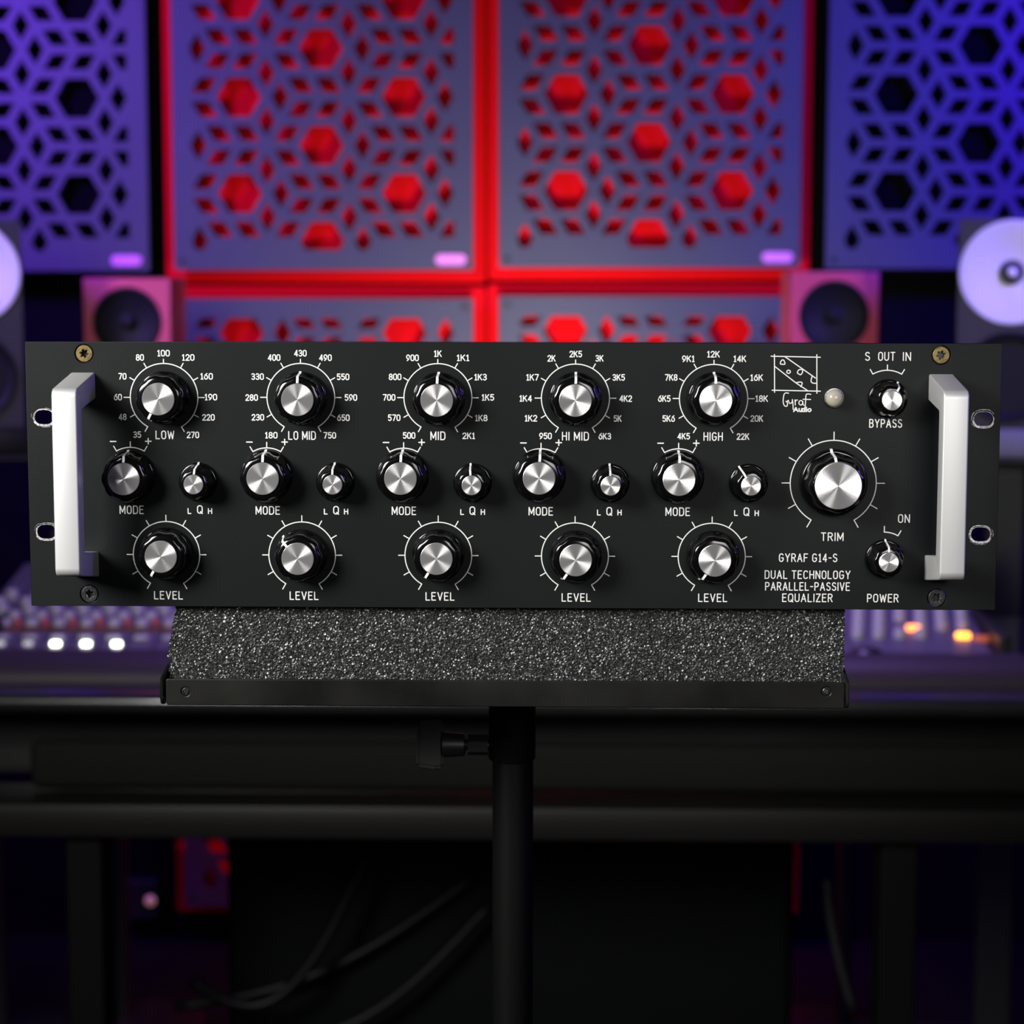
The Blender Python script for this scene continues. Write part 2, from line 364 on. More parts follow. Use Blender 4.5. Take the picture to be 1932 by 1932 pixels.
def place_child(name, me, mt, par, x, y, extra=0):
    if me.materials and me.materials[0] is M[mt]: o = bpy.data.objects.new(name, me); C.objects.link(o); o.parent = par
    else: o = link(name, me, mt, par)
    o.location = (x, y-(DY+.08), SZ(y)-DZ+extra); return o
strip_me = bm2me(boxbm(-.0165, .0165, DY+.175-(DY+.08), DY+.53-(DY+.08), -.001, .0015))
for vv in strip_me.vertices: vv.co.z += SZ(DY+.08+vv.co.y)-DZ
sp = .0362; x = B(-16, 1172, DY+.285).x; n = 0; first = None
link('blank', strip_me, 'con')
bpy.data.objects.remove(bpy.data.objects['blank'])
while x < xr-.19:
    s = bpy.data.objects.new('channel_strip', strip_me); C.objects.link(s); s.parent = con; s.location = (x-con.location.x, 0, 0)
    lit = {3: 'lit', 4: 'lit', 5: 'lit'}.get(n, 'litdim')
    if n in (1, 2): lit = 'litdim'
    lx = {3: -.001, 4: .002, 5: .005}.get(n, 0)
    if n < 6: place_child('lit_button', (btn if lit == 'lit' else btn2), lit, s, lx, DY+.190)
    place_child('fader_cap', cap_me, 'knobg', s, -.004, DY+.216)
    for k, yy in enumerate((.262, .288, .316, .345, .378)):
        dx = (.005, -.006, .007, -.004, .004)[k]
        if k == 0: place_child('red_knob', kr, 'knobr', s, dx, DY+yy); place_child('knob', kn, 'knobg', s, dx-.017, DY+yy-.004)
        else: place_child('knob', kn, 'knobg', s, dx, DY+yy)
    x += sp; n += 1
# master section at the right
ms = bpy.data.objects.new('master_section', bm2me(boxbm(-.085, .085, .095, .45, 0, .002))); C.objects.link(ms); ms.parent = con
ms.data.materials.append(M['con']); ms.data.name = 'master_section'
for vv in ms.data.vertices: vv.co.z += SZ(DY+.08+vv.co.y)-DZ
mx = xr-.10; ms.location = (mx-con.location.x, 0, 0)
for i in range(6):
    for j in range(4):
        if (i, j) in ((2, 1), (4, 0), (5, 0)): continue
        place_child('knob', kn, 'knobg', ms, -.072+i*.027+.005*j, DY+.235+j*.033)
for px, py, mt in ((1723, 1183, 'orange'), (1817, 1196, 'amber'), (1852, 1203, 'ember')):
    yy = DY+.21
    for _ in range(12):
        q = B(px, py, yy); yy += (1 if q.z > SZ(yy)+.006 else -1)*.02*(.8**_)
    q = B(px, py, yy)
    o = link('lamp_button', autosmooth(bm2me(boxbm(-.009, .009, -.005, .005, 0, .008, .002))), mt, ms); o.location = (q.x-mx, q.y-(DY+.08), SZ(q.y)-DZ)
for k in range(8):
    o = link('key', cap_me.copy(), 'knobg', con); q = B(1700+k*21, 1241, DY+.14); o.location = (q.x-con.location.x, q.y-(DY+.08), .019)
o = link('trackball', autosmooth(bm2me(lathe([(.024, 0), (.022, .006), (.014, .012), (.001, .014)], 32))), 'knobd', con); q = B(1635, 1240, DY+.14)
o.location = (q.x-con.location.x, q.y-(DY+.08), .024)

# ------------------------------------------------------------------ dark case and cables under the desk
q0 = B(432, 1560, 2.1).x; q1 = B(1496, 1560, 2.1).x
t = thing('equipment_case', ((q0+q1)/2, 2.06, 0), 'large black equipment case in the dark under the desk', 'case')
hw = (q1-q0)/2
link('case_body', autosmooth(bm2me(boxbm(-hw, hw, 0, .31, .02, .66, .02, 3))), 'case', t)
for sx in (-1, 1): link('foot', bm2me(boxbm(sx*(hw-.06)-.03, sx*(hw-.06)+.03, .02, .28, 0, .02)), 'plast', t)
for k, (a, b_, sag) in enumerate((((900, 1650), (330, 1900), .03), ((930, 1700), (430, 1960), .05), ((700, 1600), (360, 1850), .08))):
    A = B(*a, 2.03-.05*k); E_ = B(*b_, 2.00-.05*k)
    pts = [A.lerp(E_, u)-Vector((0, 0, sag*sin(pi*u)*1.5)) for u in [i/16 for i in range(17)]]
    pts = [Vector((p.x, p.y, max(p.z, .01))) for p in pts]
    tag(link('cable', tube(pts, .008), 'cable', None, None, None, True),
        ('black cable sagging in front of the dark case, topmost', 'black cable sagging in front of the dark case, middle one', 'black cable sagging in front of the dark case, leftmost')[k], 'cable', 'cables under the desk')
pts = [B(1560+50*(u**1.6), 1660+245*u, 1.9) for u in [i/12 for i in range(13)]]
tag(link('cable', tube([Vector((p.x, p.y, max(p.z, .01))) for p in pts], .006), 'palecable', None, None, None, True), 'pale thin cable hanging under the desk at the right', 'cable')

# ------------------------------------------------------------------ equipment stand
zt = B(960, 1284, -.006).z; zb = B(960, 1334, -.006).z
xa = B(313, 1310, -.006).x; xb = B(1594, 1310, -.006).x
st = thing('equipment_stand', (0, .1, 0), 'black metal stand with a lipped tray on a round pole', 'stand')
ym = .1
def sheet(name, x0, x1, y0_, y1_, z0, z1, bev=.0008, mt='powder'):
    return link(name, autosmooth(bm2me(boxbm(x0, x1, y0_-ym, y1_-ym, z0, z1, bev))), mt, st)
# front lip with a rounded top and bottom corner, screw holes dimpled
sheet('tray_bottom', xa+.001, xb-.001, -.004, .24, zb, zb+.0016)
s1 = B(350, 1305, -.006); s2 = B(1559, 1305, -.006)
def rrect(x0, z0, x1, z1, r):
    return circ(x1-r, z1-r, r, 6, 0, pi/2, True)+circ(x0+r, z1-r, r, 6, pi/2, pi, True)+circ(x0+r, z0+r, r, 6, pi, 1.5*pi, True)+circ(x1-r, z0+r, r, 6, 1.5*pi, 2*pi, True)
me = holes2d([rrect(xa, zb, xb, zt, .0012), circ(s1.x, s1.z, .0023, 24), circ(s2.x, s2.z, .0023, 24)], .0016, .0005)
link('front_lip', autosmooth(me, 50), 'powder', st, (0, -.0052-ym, 0), (pi/2, 0, 0))
for s_ in (s1, s2):
    me = autosmooth(bm2me(lathe([(.0022, -.003), (.0022, -.0004), (.0014, .0002), (.0012, -.0008), (.0002, -.0008)], 20)))
    o = link('tray_screw', me, 'blackscrew', st, (s_.x, -.0056-ym, s_.z), (pi/2, 0, 0))
    for a in (0, pi/2):
        link('slot', bm2me(boxbm(-.0011, .0011, -.0003, .0003, -.0009, -.0002)), 'steel', o, (0, 0, 0), (0, 0, a+.4))
fx0 = B(304, 1310, -.004).x; fx1 = B(1601, 1310, -.004).x
def flange(x0, x1):
    pts = circ(-(.003), zb+.004, .004, 6, pi, 1.5*pi, True)+[(.24, zb), (.24, zt+.004), (.03, zt+.004), (.012, zt+.0035), (-.007, zt)]
    bm = bmesh.new(); a = [bm.verts.new((x0, y-ym, z)) for y, z in pts]; b = [bm.verts.new((x1, y-ym, z)) for y, z in pts]
    for i in range(len(pts)): bm.faces.new((a[i], a[(i+1) % len(pts)], b[(i+1) % len(pts)], b[i]))
    bm.faces.new(a); bm.faces.new(b[::-1])
    bmesh.ops.bevel(bm, geom=bm.edges[:], offset=.0004, segments=2, affect='EDGES')
    link('side_flange', autosmooth(bm2me(bm)), 'powder', st)
flange(fx0, fx0+.0016); flange(fx1-.0016, fx1)
sheet('tray_back', xa, xb, .2384, .24, zb, zt+.004)
pc = B(966, 1400, ym).x
zc = B(966, 1441, ym-.012).z
link('collar', autosmooth(bm2me(lathe([(.0125, zc), (.0130, zc+.001), (.0130, zb-.001), (.0130, zb)], 40))), 'pole', st, (pc, 0, 0))
link('pole', autosmooth(bm2me(lathe([(.0113, .02), (.0113, zc+.01)], 40))), 'pole', st, (pc+.0005, 0, 0))
link('mount_plate', bm2me(boxbm(pc-.05, pc+.05, -.05, .05, zb-.003, zb-.0005, .0008)), 'powder', st)
link('base', autosmooth(bm2me(lathe([(.20, 0), (.20, .010), (.19, .016), (.03, .022), (.02, .04)], 56))), 'powder', st, (pc, 0, 0))
kz = B(850, 1405, ym).z
def xc(px): return B(px, 1405, ym).x
ck = link('clamp_bolt', autosmooth(bm2me(lathe([(.0030, -xc(838)+pc), (.0030, 0)][::-1], 16))), 'plast', st, (pc, 0, kz), (0, -pi/2, 0))
link('clamp_nut', bm2me(lathe([(.0058, pc-xc(900)-.006), (.0058, pc-xc(900)+.005)], 6)), 'plast', ck)
link('clamp_hub', autosmooth(bm2me(lathe([(.0050, pc-xc(878)), (.0062, pc-xc(876)), (.0070, pc-xc(840)), (.0070, pc-xc(835))], 24))), 'plast', ck)
wb = bmesh.new(); zz0, zz1 = pc-xc(838), pc-xc(786)
wp = [(-.013, zz0), (-.014, zz0+.004), (-.0125, zz1), (.0125, zz1), (.014, zz0+.004), (.013, zz0)]
wa = [[wb.verts.new((xx, yy, z)) for xx, z in wp] for yy in (-.0035, .0035)]
for i in range(6): wb.faces.new((wa[0][i], wa[0][(i+1) % 6], wa[1][(i+1) % 6], wa[1][i]))
wb.faces.new(wa[0]); wb.faces.new(wa[1][::-1]); bmesh.ops.bevel(wb, geom=wb.edges[:], offset=.0018, segments=2, affect='EDGES')
link('clamp_wing', autosmooth(bm2me(wb)), 'pole', ck, None, (0, 0, .35))

# ------------------------------------------------------------------ foam block
FY = .006; fzb = zb+.0016; UB = UZ-.1325/2; ftop = UB+.0035
fl = [(ftop, B(336, 1147, FY).x), (B(0, 1185, FY).z, B(325, 1185, FY).x), (B(0, 1232, FY).z, B(315, 1232, FY).x), (B(0, 1240, FY).z, B(319, 1240, FY).x), (fzb, B(321, 1283, FY).x)]
fr = B(1593, 1200, FY).x
def leftx(z):
    for (za, xa_), (zb_, xb_) in zip(fl, fl[1:]):
        if z <= za and z >= zb_: return xa_+(xb_-xa_)*(za-z)/max(1e-9, za-zb_)
    return fl[-1][1] if z < fzb else fl[0][1]
st_ = .00056; nz = int((ftop-fzb)/st_); nx = int((fr-fl[2][1])/st_); rnd = random.Random(3)
verts = []; faces = []
for j in range(nz+1):
    z = fzb+(ftop-fzb)*j/nz; xl_ = leftx(z)
    for i in range(nx+1):
        x = xl_+(fr-xl_)*i/nx; e = .00034
        zz = z+(rnd.uniform(-1, 1)*e*.8 if 0 < j < nz else 0)
        verts.append((x+rnd.uniform(-1, 1)*e*(1.5 if i in (0, nx) else .8), FY+rnd.uniform(-1, .9)*.00042, zz))
for j in range(nz):
    for i in range(nx):
        a = j*(nx+1)+i; b = a+nx+1
        faces += [(a, a+1, b+1), (a, b+1, b)] if (i+j) % 2 else [(a, a+1, b), (a+1, b+1, b)]
# sides, top and back (coarser behind)
nd = 60; D_ = .20
def side(idx0):
    prev = [j*(nx+1)+idx0 for j in range(nz+1)]
    for k in range(1, nd+1):
        cur = []
        for j in range(nz+1):
            v0 = verts[j*(nx+1)+idx0]; cur.append(len(verts))
            verts.append((v0[0]+rnd.uniform(-1, 1)*.0004, FY+D_*k/nd, v0[2]))
        for j in range(nz):
            q = (prev[j], prev[j+1], cur[j+1], cur[j]); faces.append(q if idx0 == 0 else q[::-1])
        prev = cur
    return prev
lb = side(0); rb = side(nx)
for j in range(nz): faces.append((lb[j], lb[j+1], rb[j+1], rb[j]))
faces.append(tuple([nz*(nx+1), nz*(nx+1)+nx, rb[nz], lb[nz]])); faces.append((0, nx, rb[0], lb[0]))
me = bpy.data.meshes.new('foam'); me.from_pydata(verts, [], faces)
tag(link('foam_block', me, 'foam'), 'charcoal grainy foam block in the tray, carrying the rack unit', 'foam')

# ------------------------------------------------------------------ rack unit
W2, H2 = .2413, .06625
U = thing('rack_equalizer', (0, 0, UB), 'black rack-mount equalizer with silver handles and rows of knobs, in front', 'equalizer')
def L2(px, py, Y=0):                        # faceplate-local (x, z) seen at a pixel
    p = B(px, py, Y); return p.x, p.z-UZ
PT = .003
def slot(cx, cz, hw_, r):
    return circ(cx+hw_-r, cz, r, 14, -pi/2, pi/2, True)+circ(cx-hw_+r, cz, r, 14, pi/2, 1.5*pi, True)
sl = [L2(83, 787), L2(88, 1003), L2(1855.5, 790.5), L2(1850, 1008)]
sc = [L2(158.5, 667), L2(168.5, 1121), L2(1776, 670), L2(1767.5, 1128)]
loops = [[(-W2, -H2), (W2, -H2), (W2, H2), (-W2, H2)]]
loops += [slot(x, z, .0048, .0036) for x, z in sl] + [circ(x, z, .0047, 40) for x, z in sc]
me = holes2d(loops, PT, .0002)
face = link('faceplate', me, 'anod', U, (0, PT/2, UZ-UB), (pi/2, 0, 0))
FZ = UZ-UB
# screws with six-lobe recess
def torx(r0, r1, n=48): return [((r0+(r1-r0)*(.5+.5*cos(6*a)))*cos(a), (r0+(r1-r0)*(.5+.5*cos(6*a)))*sin(a)) for a in [2*pi*k/n for k in range(n)]]
for i, (x, z) in enumerate(sc):
    gold = i in (0, 2); mt = 'gold' if gold else 'blackscrew'
    me = holes2d([circ(0, 0, .0042, 48), torx(.0013, .0022)], .0016, .0003)
    s_ = link('screw', autosmooth(me, 50), mt, U, (x, .0010, FZ+z), (pi/2, .3*i+.2, 0))
    s_['label'] = 'yellowish countersunk six-lobe screw' if gold else 'black countersunk six-lobe screw'
    link('socket_floor', autosmooth(bm2me(lathe([(.0024, -.0022), (.0012, -.0028), (.0001, -.0031)], 24, cap0=False))), 'steel', s_)
    link('screw_shank', bm2me(lathe([(.0045, -.0026), (.0045, -.0023)], 32)), 'knobd', s_)
# stroke lettering ------------------------------------------------
def arc(cx, cy, rx, ry, a0, a1, n=10): return [(cx+rx*cos(radians(a0+(a1-a0)*k/n)), cy+ry*sin(radians(a0+(a1-a0)*k/n))) for k in range(n+1)]
def rnd_(w_, h0=0, h1=6, r=1.5):
    r = min(r, w_/2)
    return arc(w_-r, h1-r, r, r, 0, 90, 5)+arc(r, h1-r, r, r, 90, 180, 5)+arc(r, h0+r, r, r, 180, 270, 5)+arc(w_-r, h0+r, r, r, 270, 360, 5)+[(w_, h1-r)]
G = {
 '0': (3, [rnd_(3)]), 'O': (3.4, [rnd_(3.4, r=1.6)]),
 'Q': (3.7, [rnd_(3.7, r=1.7), [(2.3, 1.3), (3.8, -.3)]]),
 '1': (1.9, [[(.1, 4.9), (1.1, 6), (1.1, 0)], [(.3, 0), (1.9, 0)]]),
 '2': (3, [arc(1.5, 4.4, 1.45, 1.6, 170, -30, 10)+[(0, 0), (3, 0)]]),
 '3': (3, [arc(1.4, 4.55, 1.4, 1.45, 150, -90, 10)+[(1.0, 3.1)], arc(1.45, 1.55, 1.5, 1.55, 90, -150, 10)]),
 '4': (3.1, [[(2.3, 0), (2.3, 6), (0, 1.6), (3.1, 1.6)]]),
 '5': (3, [[(2.8, 6), (.4, 6), (.2, 3.3)]+arc(1.45, 1.9, 1.5, 1.9, 125, -145, 10)]),
 '6': (3, [[(2.4, 6), (.9, 4.6)]+arc(1.5, 2.0, 1.5, 2.0, 150, 510, 16)]),
 '7': (3, [[(0, 6), (3, 6), (1, 0)]]),
 '8': (3, [arc(1.5, 4.55, 1.3, 1.4, 0, 360, 14), arc(1.5, 1.6, 1.5, 1.6, 0, 360, 14)]),
 '9': (3, [[(.6, 0), (2.1, 1.4)]+arc(1.5, 4.0, 1.5, 2.0, -30, 330, 16)]),
 'A': (3.8, [[(0, 0), (1.9, 6), (3.8, 0)], [(.7, 2), (3.1, 2)]]),
 'B': (3.3, [[(0, 0), (0, 6), (1.8, 6)]+arc(1.8, 4.6, 1.3, 1.4, 90, -90, 6)+[(0, 3.2)], [(1.8, 3.2)]+arc(1.8, 1.6, 1.5, 1.6, 90, -90, 6)+[(0, 0)]]),
 'C': (3.5, [arc(1.8, 4.3, 1.7, 1.7, 30, 180, 8)+arc(1.8, 1.7, 1.7, 1.7, 180, 330, 8)]),
 'D': (3.5, [[(0, 0), (0, 6), (1.8, 6)]+arc(1.8, 4.3, 1.7, 1.7, 90, 0, 6)+arc(1.8, 1.7, 1.7, 1.7, 0, -90, 6)+[(0, 0)]]),
 'E': (3.0, [[(3, 6), (0, 6), (0, 0), (3, 0)], [(0, 3.2), (2.5, 3.2)]]),
 'F': (3.0, [[(3, 6), (0, 6), (0, 0)], [(0, 3.1), (2.5, 3.1)]]),
 'G': (3.6, [arc(1.8, 4.3, 1.7, 1.7, 30, 180, 8)+arc(1.8, 1.7, 1.7, 1.7, 180, 360, 10)+[(3.5, 2.8), (2.0, 2.8)]]),
 'H': (3.4, [[(0, 0), (0, 6)], [(3.4, 0), (3.4, 6)], [(0, 3.1), (3.4, 3.1)]]),
 'I': (.1, [[(0.05, 0), (.05, 6)]]),
 'K': (3.2, [[(0, 0), (0, 6)], [(3, 6), (0, 2.3)], [(1.1, 3.7), (3.2, 0)]]),
 'L': (2.9, [[(0, 6), (0, 0), (2.9, 0)]]),
 'M': (4.2, [[(0, 0), (0, 6), (2.1, 1.2), (4.2, 6), (4.2, 0)]]),
 'N': (3.5, [[(0, 0), (0, 6), (3.5, 0), (3.5, 6)]]),
 'P': (3.2, [[(0, 0), (0, 6), (1.7, 6)]+arc(1.7, 4.4, 1.5, 1.6, 90, -90, 8)+[(0, 2.8)]]),
 'R': (3.3, [[(0, 0), (0, 6), (1.7, 6)]+arc(1.7, 4.5, 1.5, 1.5, 90, -90, 8)+[(0, 3.0)], [(1.6, 3.0), (3.3, 0)]]),
 'S': (3.2, [arc(1.6, 4.5, 1.5, 1.5, 30, 200, 8)+[(1.6, 3.05)]+arc(1.6, 1.55, 1.6, 1.55, 55, -155, 10)]),
 'T': (3.4, [[(0, 6), (3.4, 6)], [(1.7, 6), (1.7, 0)]]),
 'U': (3.4, [[(0, 6)]+arc(1.7, 1.7, 1.7, 1.7, 180, 360, 10)+[(3.4, 6)]]),
 'V': (3.6, [[(0, 6), (1.8, 0), (3.6, 6)]]),
 'W': (5.0, [[(0, 6), (1.2, 0), (2.5, 5.2), (3.8, 0), (5, 6)]]),
 'X': (3.4, [[(0, 6), (3.4, 0)], [(0, 0), (3.4, 6)]]),
 'Y': (3.6, [[(0, 6), (1.8, 2.8), (3.6, 6)], [(1.8, 2.8), (1.8, 0)]]),
 'Z': (3.3, [[(0, 6), (3.3, 6), (0, 0), (3.3, 0)]]),
 '-': (2.0, [[(0, 2.9), (2.0, 2.9)]]), ' ': (1.6, []),
}
class Ink:
    def __init__(s): s.bm = bmesh.new(); s.n = 0
    def line(s, pts, wd, closed=False):
        """flat ribbon along pts (faceplate-local x,z) with mitred joints and round ends"""
        P = []
        for p in pts:
            q = Vector((p[0], p[1]))
            if not P or (q-P[-1]).length > 1e-6: P.append(q)
        if len(P) < 2: return
        closed = closed or (P[0]-P[-1]).length < 2e-5
        if not closed:                      # sharp corners: two strokes with round ends instead of a spike
            for i in range(1, len(P)-1):
                if (P[i]-P[i-1]).angle(P[i+1]-P[i]) > radians(62):
                    s.line(P[:i+1], wd); s.line(P[i:], wd); return
        s.n += 1; zo = s.n*1.1e-6
        if closed and (P[0]-P[-1]).length < 2e-5: P.pop()
        h_ = wd/2; n = len(P); Lf, Rt = [], []
        for i in range(n):
            a = P[i-1] if (i or closed) else None; b = P[(i+1) % n] if (i < n-1 or closed) else None
            d0 = (P[i]-a).normalized() if a is not None else None; d1 = (b-P[i]).normalized() if b is not None else None
            if d0 is None: d0 = d1
            if d1 is None: d1 = d0
            n0 = Vector((-d0.y, d0.x)); n1 = Vector((-d1.y, d1.x)); mm = n0+n1
            if mm.length < .2: mm = n0
            mm.normalize(); k = h_/max(.35, mm.dot(n0)); Lf.append(P[i]+mm*k); Rt.append(P[i]-mm*k)
        vl = [s.bm.verts.new((p.x, p.y, zo)) for p in Lf]; vr = [s.bm.verts.new((p.x, p.y, zo)) for p in Rt]
        for i in range(n if closed else n-1):
            j = (i+1) % n
            try: s.bm.faces.new((vl[i], vr[i], vr[j], vl[j]))
            except ValueError: pass
        if not closed:
            for c_, d_, e1, e2 in ((P[0], (P[0]-P[1]).normalized(), vl[0], vr[0]), (P[-1], (P[-1]-P[-2]).normalized(), vr[-1], vl[-1])):
                nn = Vector((-d_.y, d_.x)); vs = []
                for k in range(1, 5):
                    a = -pi/2+pi*k/5; vs.append(s.bm.verts.new((c_.x+d_.x*cos(a)*h_+nn.x*sin(a)*h_, c_.y+d_.y*cos(a)*h_+nn.y*sin(a)*h_, zo)))
                s.bm.faces.new([e1]+vs+[e2])
    def text(s, t, px, py, hpx, wpx=None, wd=.00053, gap=1.15):
        x = 0; items = []; gap = 2.0 if t.replace(' ', '').replace('-', '').isalpha() or len(t) > 4 else 1.4
        for ch in t:
            g = G[ch]; items.append((x, g)); x += g[0]+gap*(1 if ch != ' ' else .5)
        tot = x-gap; cx, cz = L2(px, py); sc_ = .26253e-3                     # metres per pixel on the plate
        hh_ = hpx*sc_-wd; sy_ = hh_/6; sx_ = ((wpx*sc_-wd)/tot) if wpx else sy_*.92
        for x0_, (gw, st__) in items:
            for l in st__: s.line([(cx+(x0_+a-tot/2)*sx_, cz-hh_/2+b*sy_) for a, b in l], wd)
    def done(s, name, label, lift=.00006):
        for f in s.bm.faces:
            f.normal_update()
            if f.normal.z < 0: f.normal_flip()
        me = bpy.data.meshes.new(name); s.bm.to_mesh(me); s.bm.free()
        o = link(name, me, 'print', face, (0, 0, PT/2+lift)); o['label'] = label; return o
# scratched bare metal around the rack slots: a thin chamfer plus a few worn arcs
def worn_edges():
    for i, (x, z) in enumerate(sl):
        rn = random.Random(20+i); k = Ink()
        def arcp(r, a0, a1, wob, oy=0):
            n = 26; out = []
            for q in range(n+1):
                a = a0+(a1-a0)*q/n; ox_ = .0012*max(-1, min(1, cos(a)*3))
                rr_ = r+wob*(sin(5*a+i)+rn.uniform(-.6, .6)); out.append((x+ox_+rr_*cos(a), z+oy+rr_*sin(a)))
            return out
        k.line(arcp(.00368, 0, 2*pi, .00001)[:-1], .00022, True)
        for q in range(4): a0 = rn.uniform(0, 6.28); k.line(arcp(.0039+q*.00022, a0, a0+rn.uniform(1.5, 3.5), .00006), rn.uniform(.00012, .00030))
        for q in range(3): k.line(arcp(.0039+.0003*q, pi*1.1+.1*q, pi*1.9-.1*q, .00004), .00032)
        for q in range(4): a0 = rn.uniform(0, 6.28); k.line(arcp(rn.uniform(.0044, .0052), a0, a0+rn.uniform(.4, 1.2), .00005), .00009)
        o = k.done('worn_slot_edge', 'scratched bare metal edge of the rack slot'); o.data.materials.clear(); o.data.materials.append(M['bare'])
K = .26253e-3
def scale(cx, cz, R, angs, tick, name_label, arcfrom, arcto, wd=.00052, top=None):
    k = Ink(); a = lambda d: (cx+R*sin(radians(d)), cz+R*cos(radians(d)))
    n = max(8, int(abs(arcto-arcfrom)/5)); k.line([a(arcfrom+(arcto-arcfrom)*i/n) for i in range(n+1)], wd)
    for d in angs:
        tk = tick if top is None or abs(d) == 90 else (top if d == 0 else tick*.85)
        k.line([(cx+R*sin(radians(d)), cz+R*cos(radians(d))), (cx+(R+tk)*sin(radians(d)), cz+(R+tk)*cos(radians(d)))], wd)
    k.done('dial_scale', name_label)
bands = [
 ('LOW', 36, (309.6, 749.8), (314.2, 1046.3), (246.9, 843.4), [('80', 263.9, 674.4), ('100', 308.5, 666.3), ('120', 355, 674.4), ('70', 231, 710), ('160', 389.8, 710), ('60', 222.4, 749.2), ('190', 397.9, 749.2), ('48', 231.3, 786.6), ('220', 393.3, 787.4), ('35', 259, 820), ('270', 364, 820.5)],
  (311.2, 820.5), (213.5, 832.9), (279.7, 832.6), (248.5, 961.8), (357.5, 964.2), (377.1, 961.8), (396.3, 964.2), (317.9, 1123)),
 ('LO MID', 52.5, (567.6, 749.8), (570.1, 1047.2), (503.9, 844.5), [('400', 517.1, 674.6), ('430', 566.7, 666.4), ('490', 614, 674.8), ('330', 485.9, 710.5), ('550', 647.2, 711), ('280', 474.8, 750), ('590', 662, 750), ('230', 486.5, 787.3), ('650', 647.8, 788.1), ('180', 511.8, 821.1), ('750', 622.2, 821.4)],
  (569.9, 821.6), (470.6, 834), (537.1, 834), (505.2, 962.9), (614.5, 965.2), (634, 963.2), (653, 965.2), (573.8, 1123.9)),
 ('MID', 28.5, (826.2, 750.3), (827, 1047.9), (761.8, 845.2), [('900', 778.2, 675.1), ('1K', 826, 667.2), ('1K1', 873.5, 675.1), ('800', 745.4, 711), ('1K3', 906.7, 711.5), ('700', 734.1, 749.8), ('1K5', 920.5, 749.8), ('570', 743.6, 788.1), ('1K8', 908, 788.6), ('500', 771.8, 821.6), ('2K1', 884.3, 822.2)],
  (826.2, 822.2), (728.3, 834.8), (795.6, 834.6), (762.1, 963.7), (871.9, 966), (891.2, 964), (911, 966), (830.2, 1125.2)),
 ('HI MID', 51, (1085.7, 751.2), (1084.7, 1049.2), (1020.6, 846.3), [('2K', 1040.5, 676.1), ('2K5', 1086.3, 668), ('3K', 1131, 676.1), ('1K7', 1004.7, 711.9), ('3K5', 1167.3, 712.1), ('1K4', 991.8, 751.7), ('4K2', 1180.5, 752), ('1K2', 1001.7, 789.1), ('5K', 1165.1, 789.7), ('950', 1029.2, 822.5), ('6K3', 1141.2, 823)],
  (1085.7, 823), (987.5, 835.7), (1054.2, 835.2), (1020.3, 964.6), (1129.9, 967), (1149.5, 965.2), (1168.9, 967), (1087.1, 1127.2)),
 ('HIGH', 36.5, (1346.3, 752), (1342.8, 1050), (1279.8, 846.5), [('9K1', 1298.7, 676.9), ('12K', 1346, 668.3), ('14K', 1395.8, 676.9), ('7K8', 1266.4, 712.1), ('16K', 1427.5, 712.4), ('6K5', 1253.4, 752), ('18K', 1436.9, 752), ('5K6', 1261.5, 789.7), ('20K', 1427.7, 789.6), ('4K5', 1290, 823), ('22K', 1401.7, 823.6)],
  (1345.5, 823.6), (1246.4, 836.2), (1313.7, 836.2), (1278.7, 965.4), (1388.6, 967.9), (1408.2, 965.9), (1427.7, 968.3), (1344.7, 1127.8))]
allT = [a*30 for a in range(-5, 6)]
for nm, w_, dc, lc, mc, nums, pN, pm, pp, pM, pL, pQ, pH, pLv in bands:
    x, z = L2(*dc); scale(x, z, 64.2*K, allT, 12*K, f'white arc with eleven ticks around the {nm} frequency knob', -150, 150, top=7.8*K)
    x, z = L2(*lc); scale(x, z, 63.6*K, allT, 12*K, f'white arc with eleven ticks around the {nm} level knob', -150, 150)
    x, z = L2(mc[0], mc[1]+53); scale(x, z, 53*K, (-30, 0, 30), 10.5*K, f'short white arc above the {nm} mode knob', -30, 30)
    k = Ink()
    for s_, a, b in nums: k.text(s_, a, b, 12.6, {1: 8, 2: 15.5, 3: 24}[len(s_)] if s_ != '1K' else 15)
    k.done('dial_numbers', f'white printed numbers around the {nm} knob')
    k = Ink(); k.text(nm, pN[0], pN[1], 16.6, w_); k.done('lettering', f'printed {nm}')
    k = Ink()
    x, z = L2(*pm); k.line([(x-5.3*K, z), (x+5.3*K, z)], .0006)
    x, z = L2(*pp); k.line([(x-5.3*K, z), (x+5.3*K, z)], .0006); k.line([(x, z-5.3*K), (x, z+5.3*K)], .0006); k.done('lettering', 'printed minus and plus signs')
    k = Ink(); k.text('MODE', pM[0], pM[1], 16.4, 46.5); k.done('lettering', 'printed MODE')
    k = Ink(); k.text('L', pL[0], pL[1], 11.3, 7.2); k.text('Q', pQ[0], pQ[1]-.6, 16.2, 11); k.text('H', pH[0], pH[1], 11.3, 8.3); k.done('lettering', 'printed L Q H')
    k = Ink(); k.text('LEVEL', pLv[0], pLv[1], 16.4, 55.5); k.done('lettering', 'printed LEVEL')
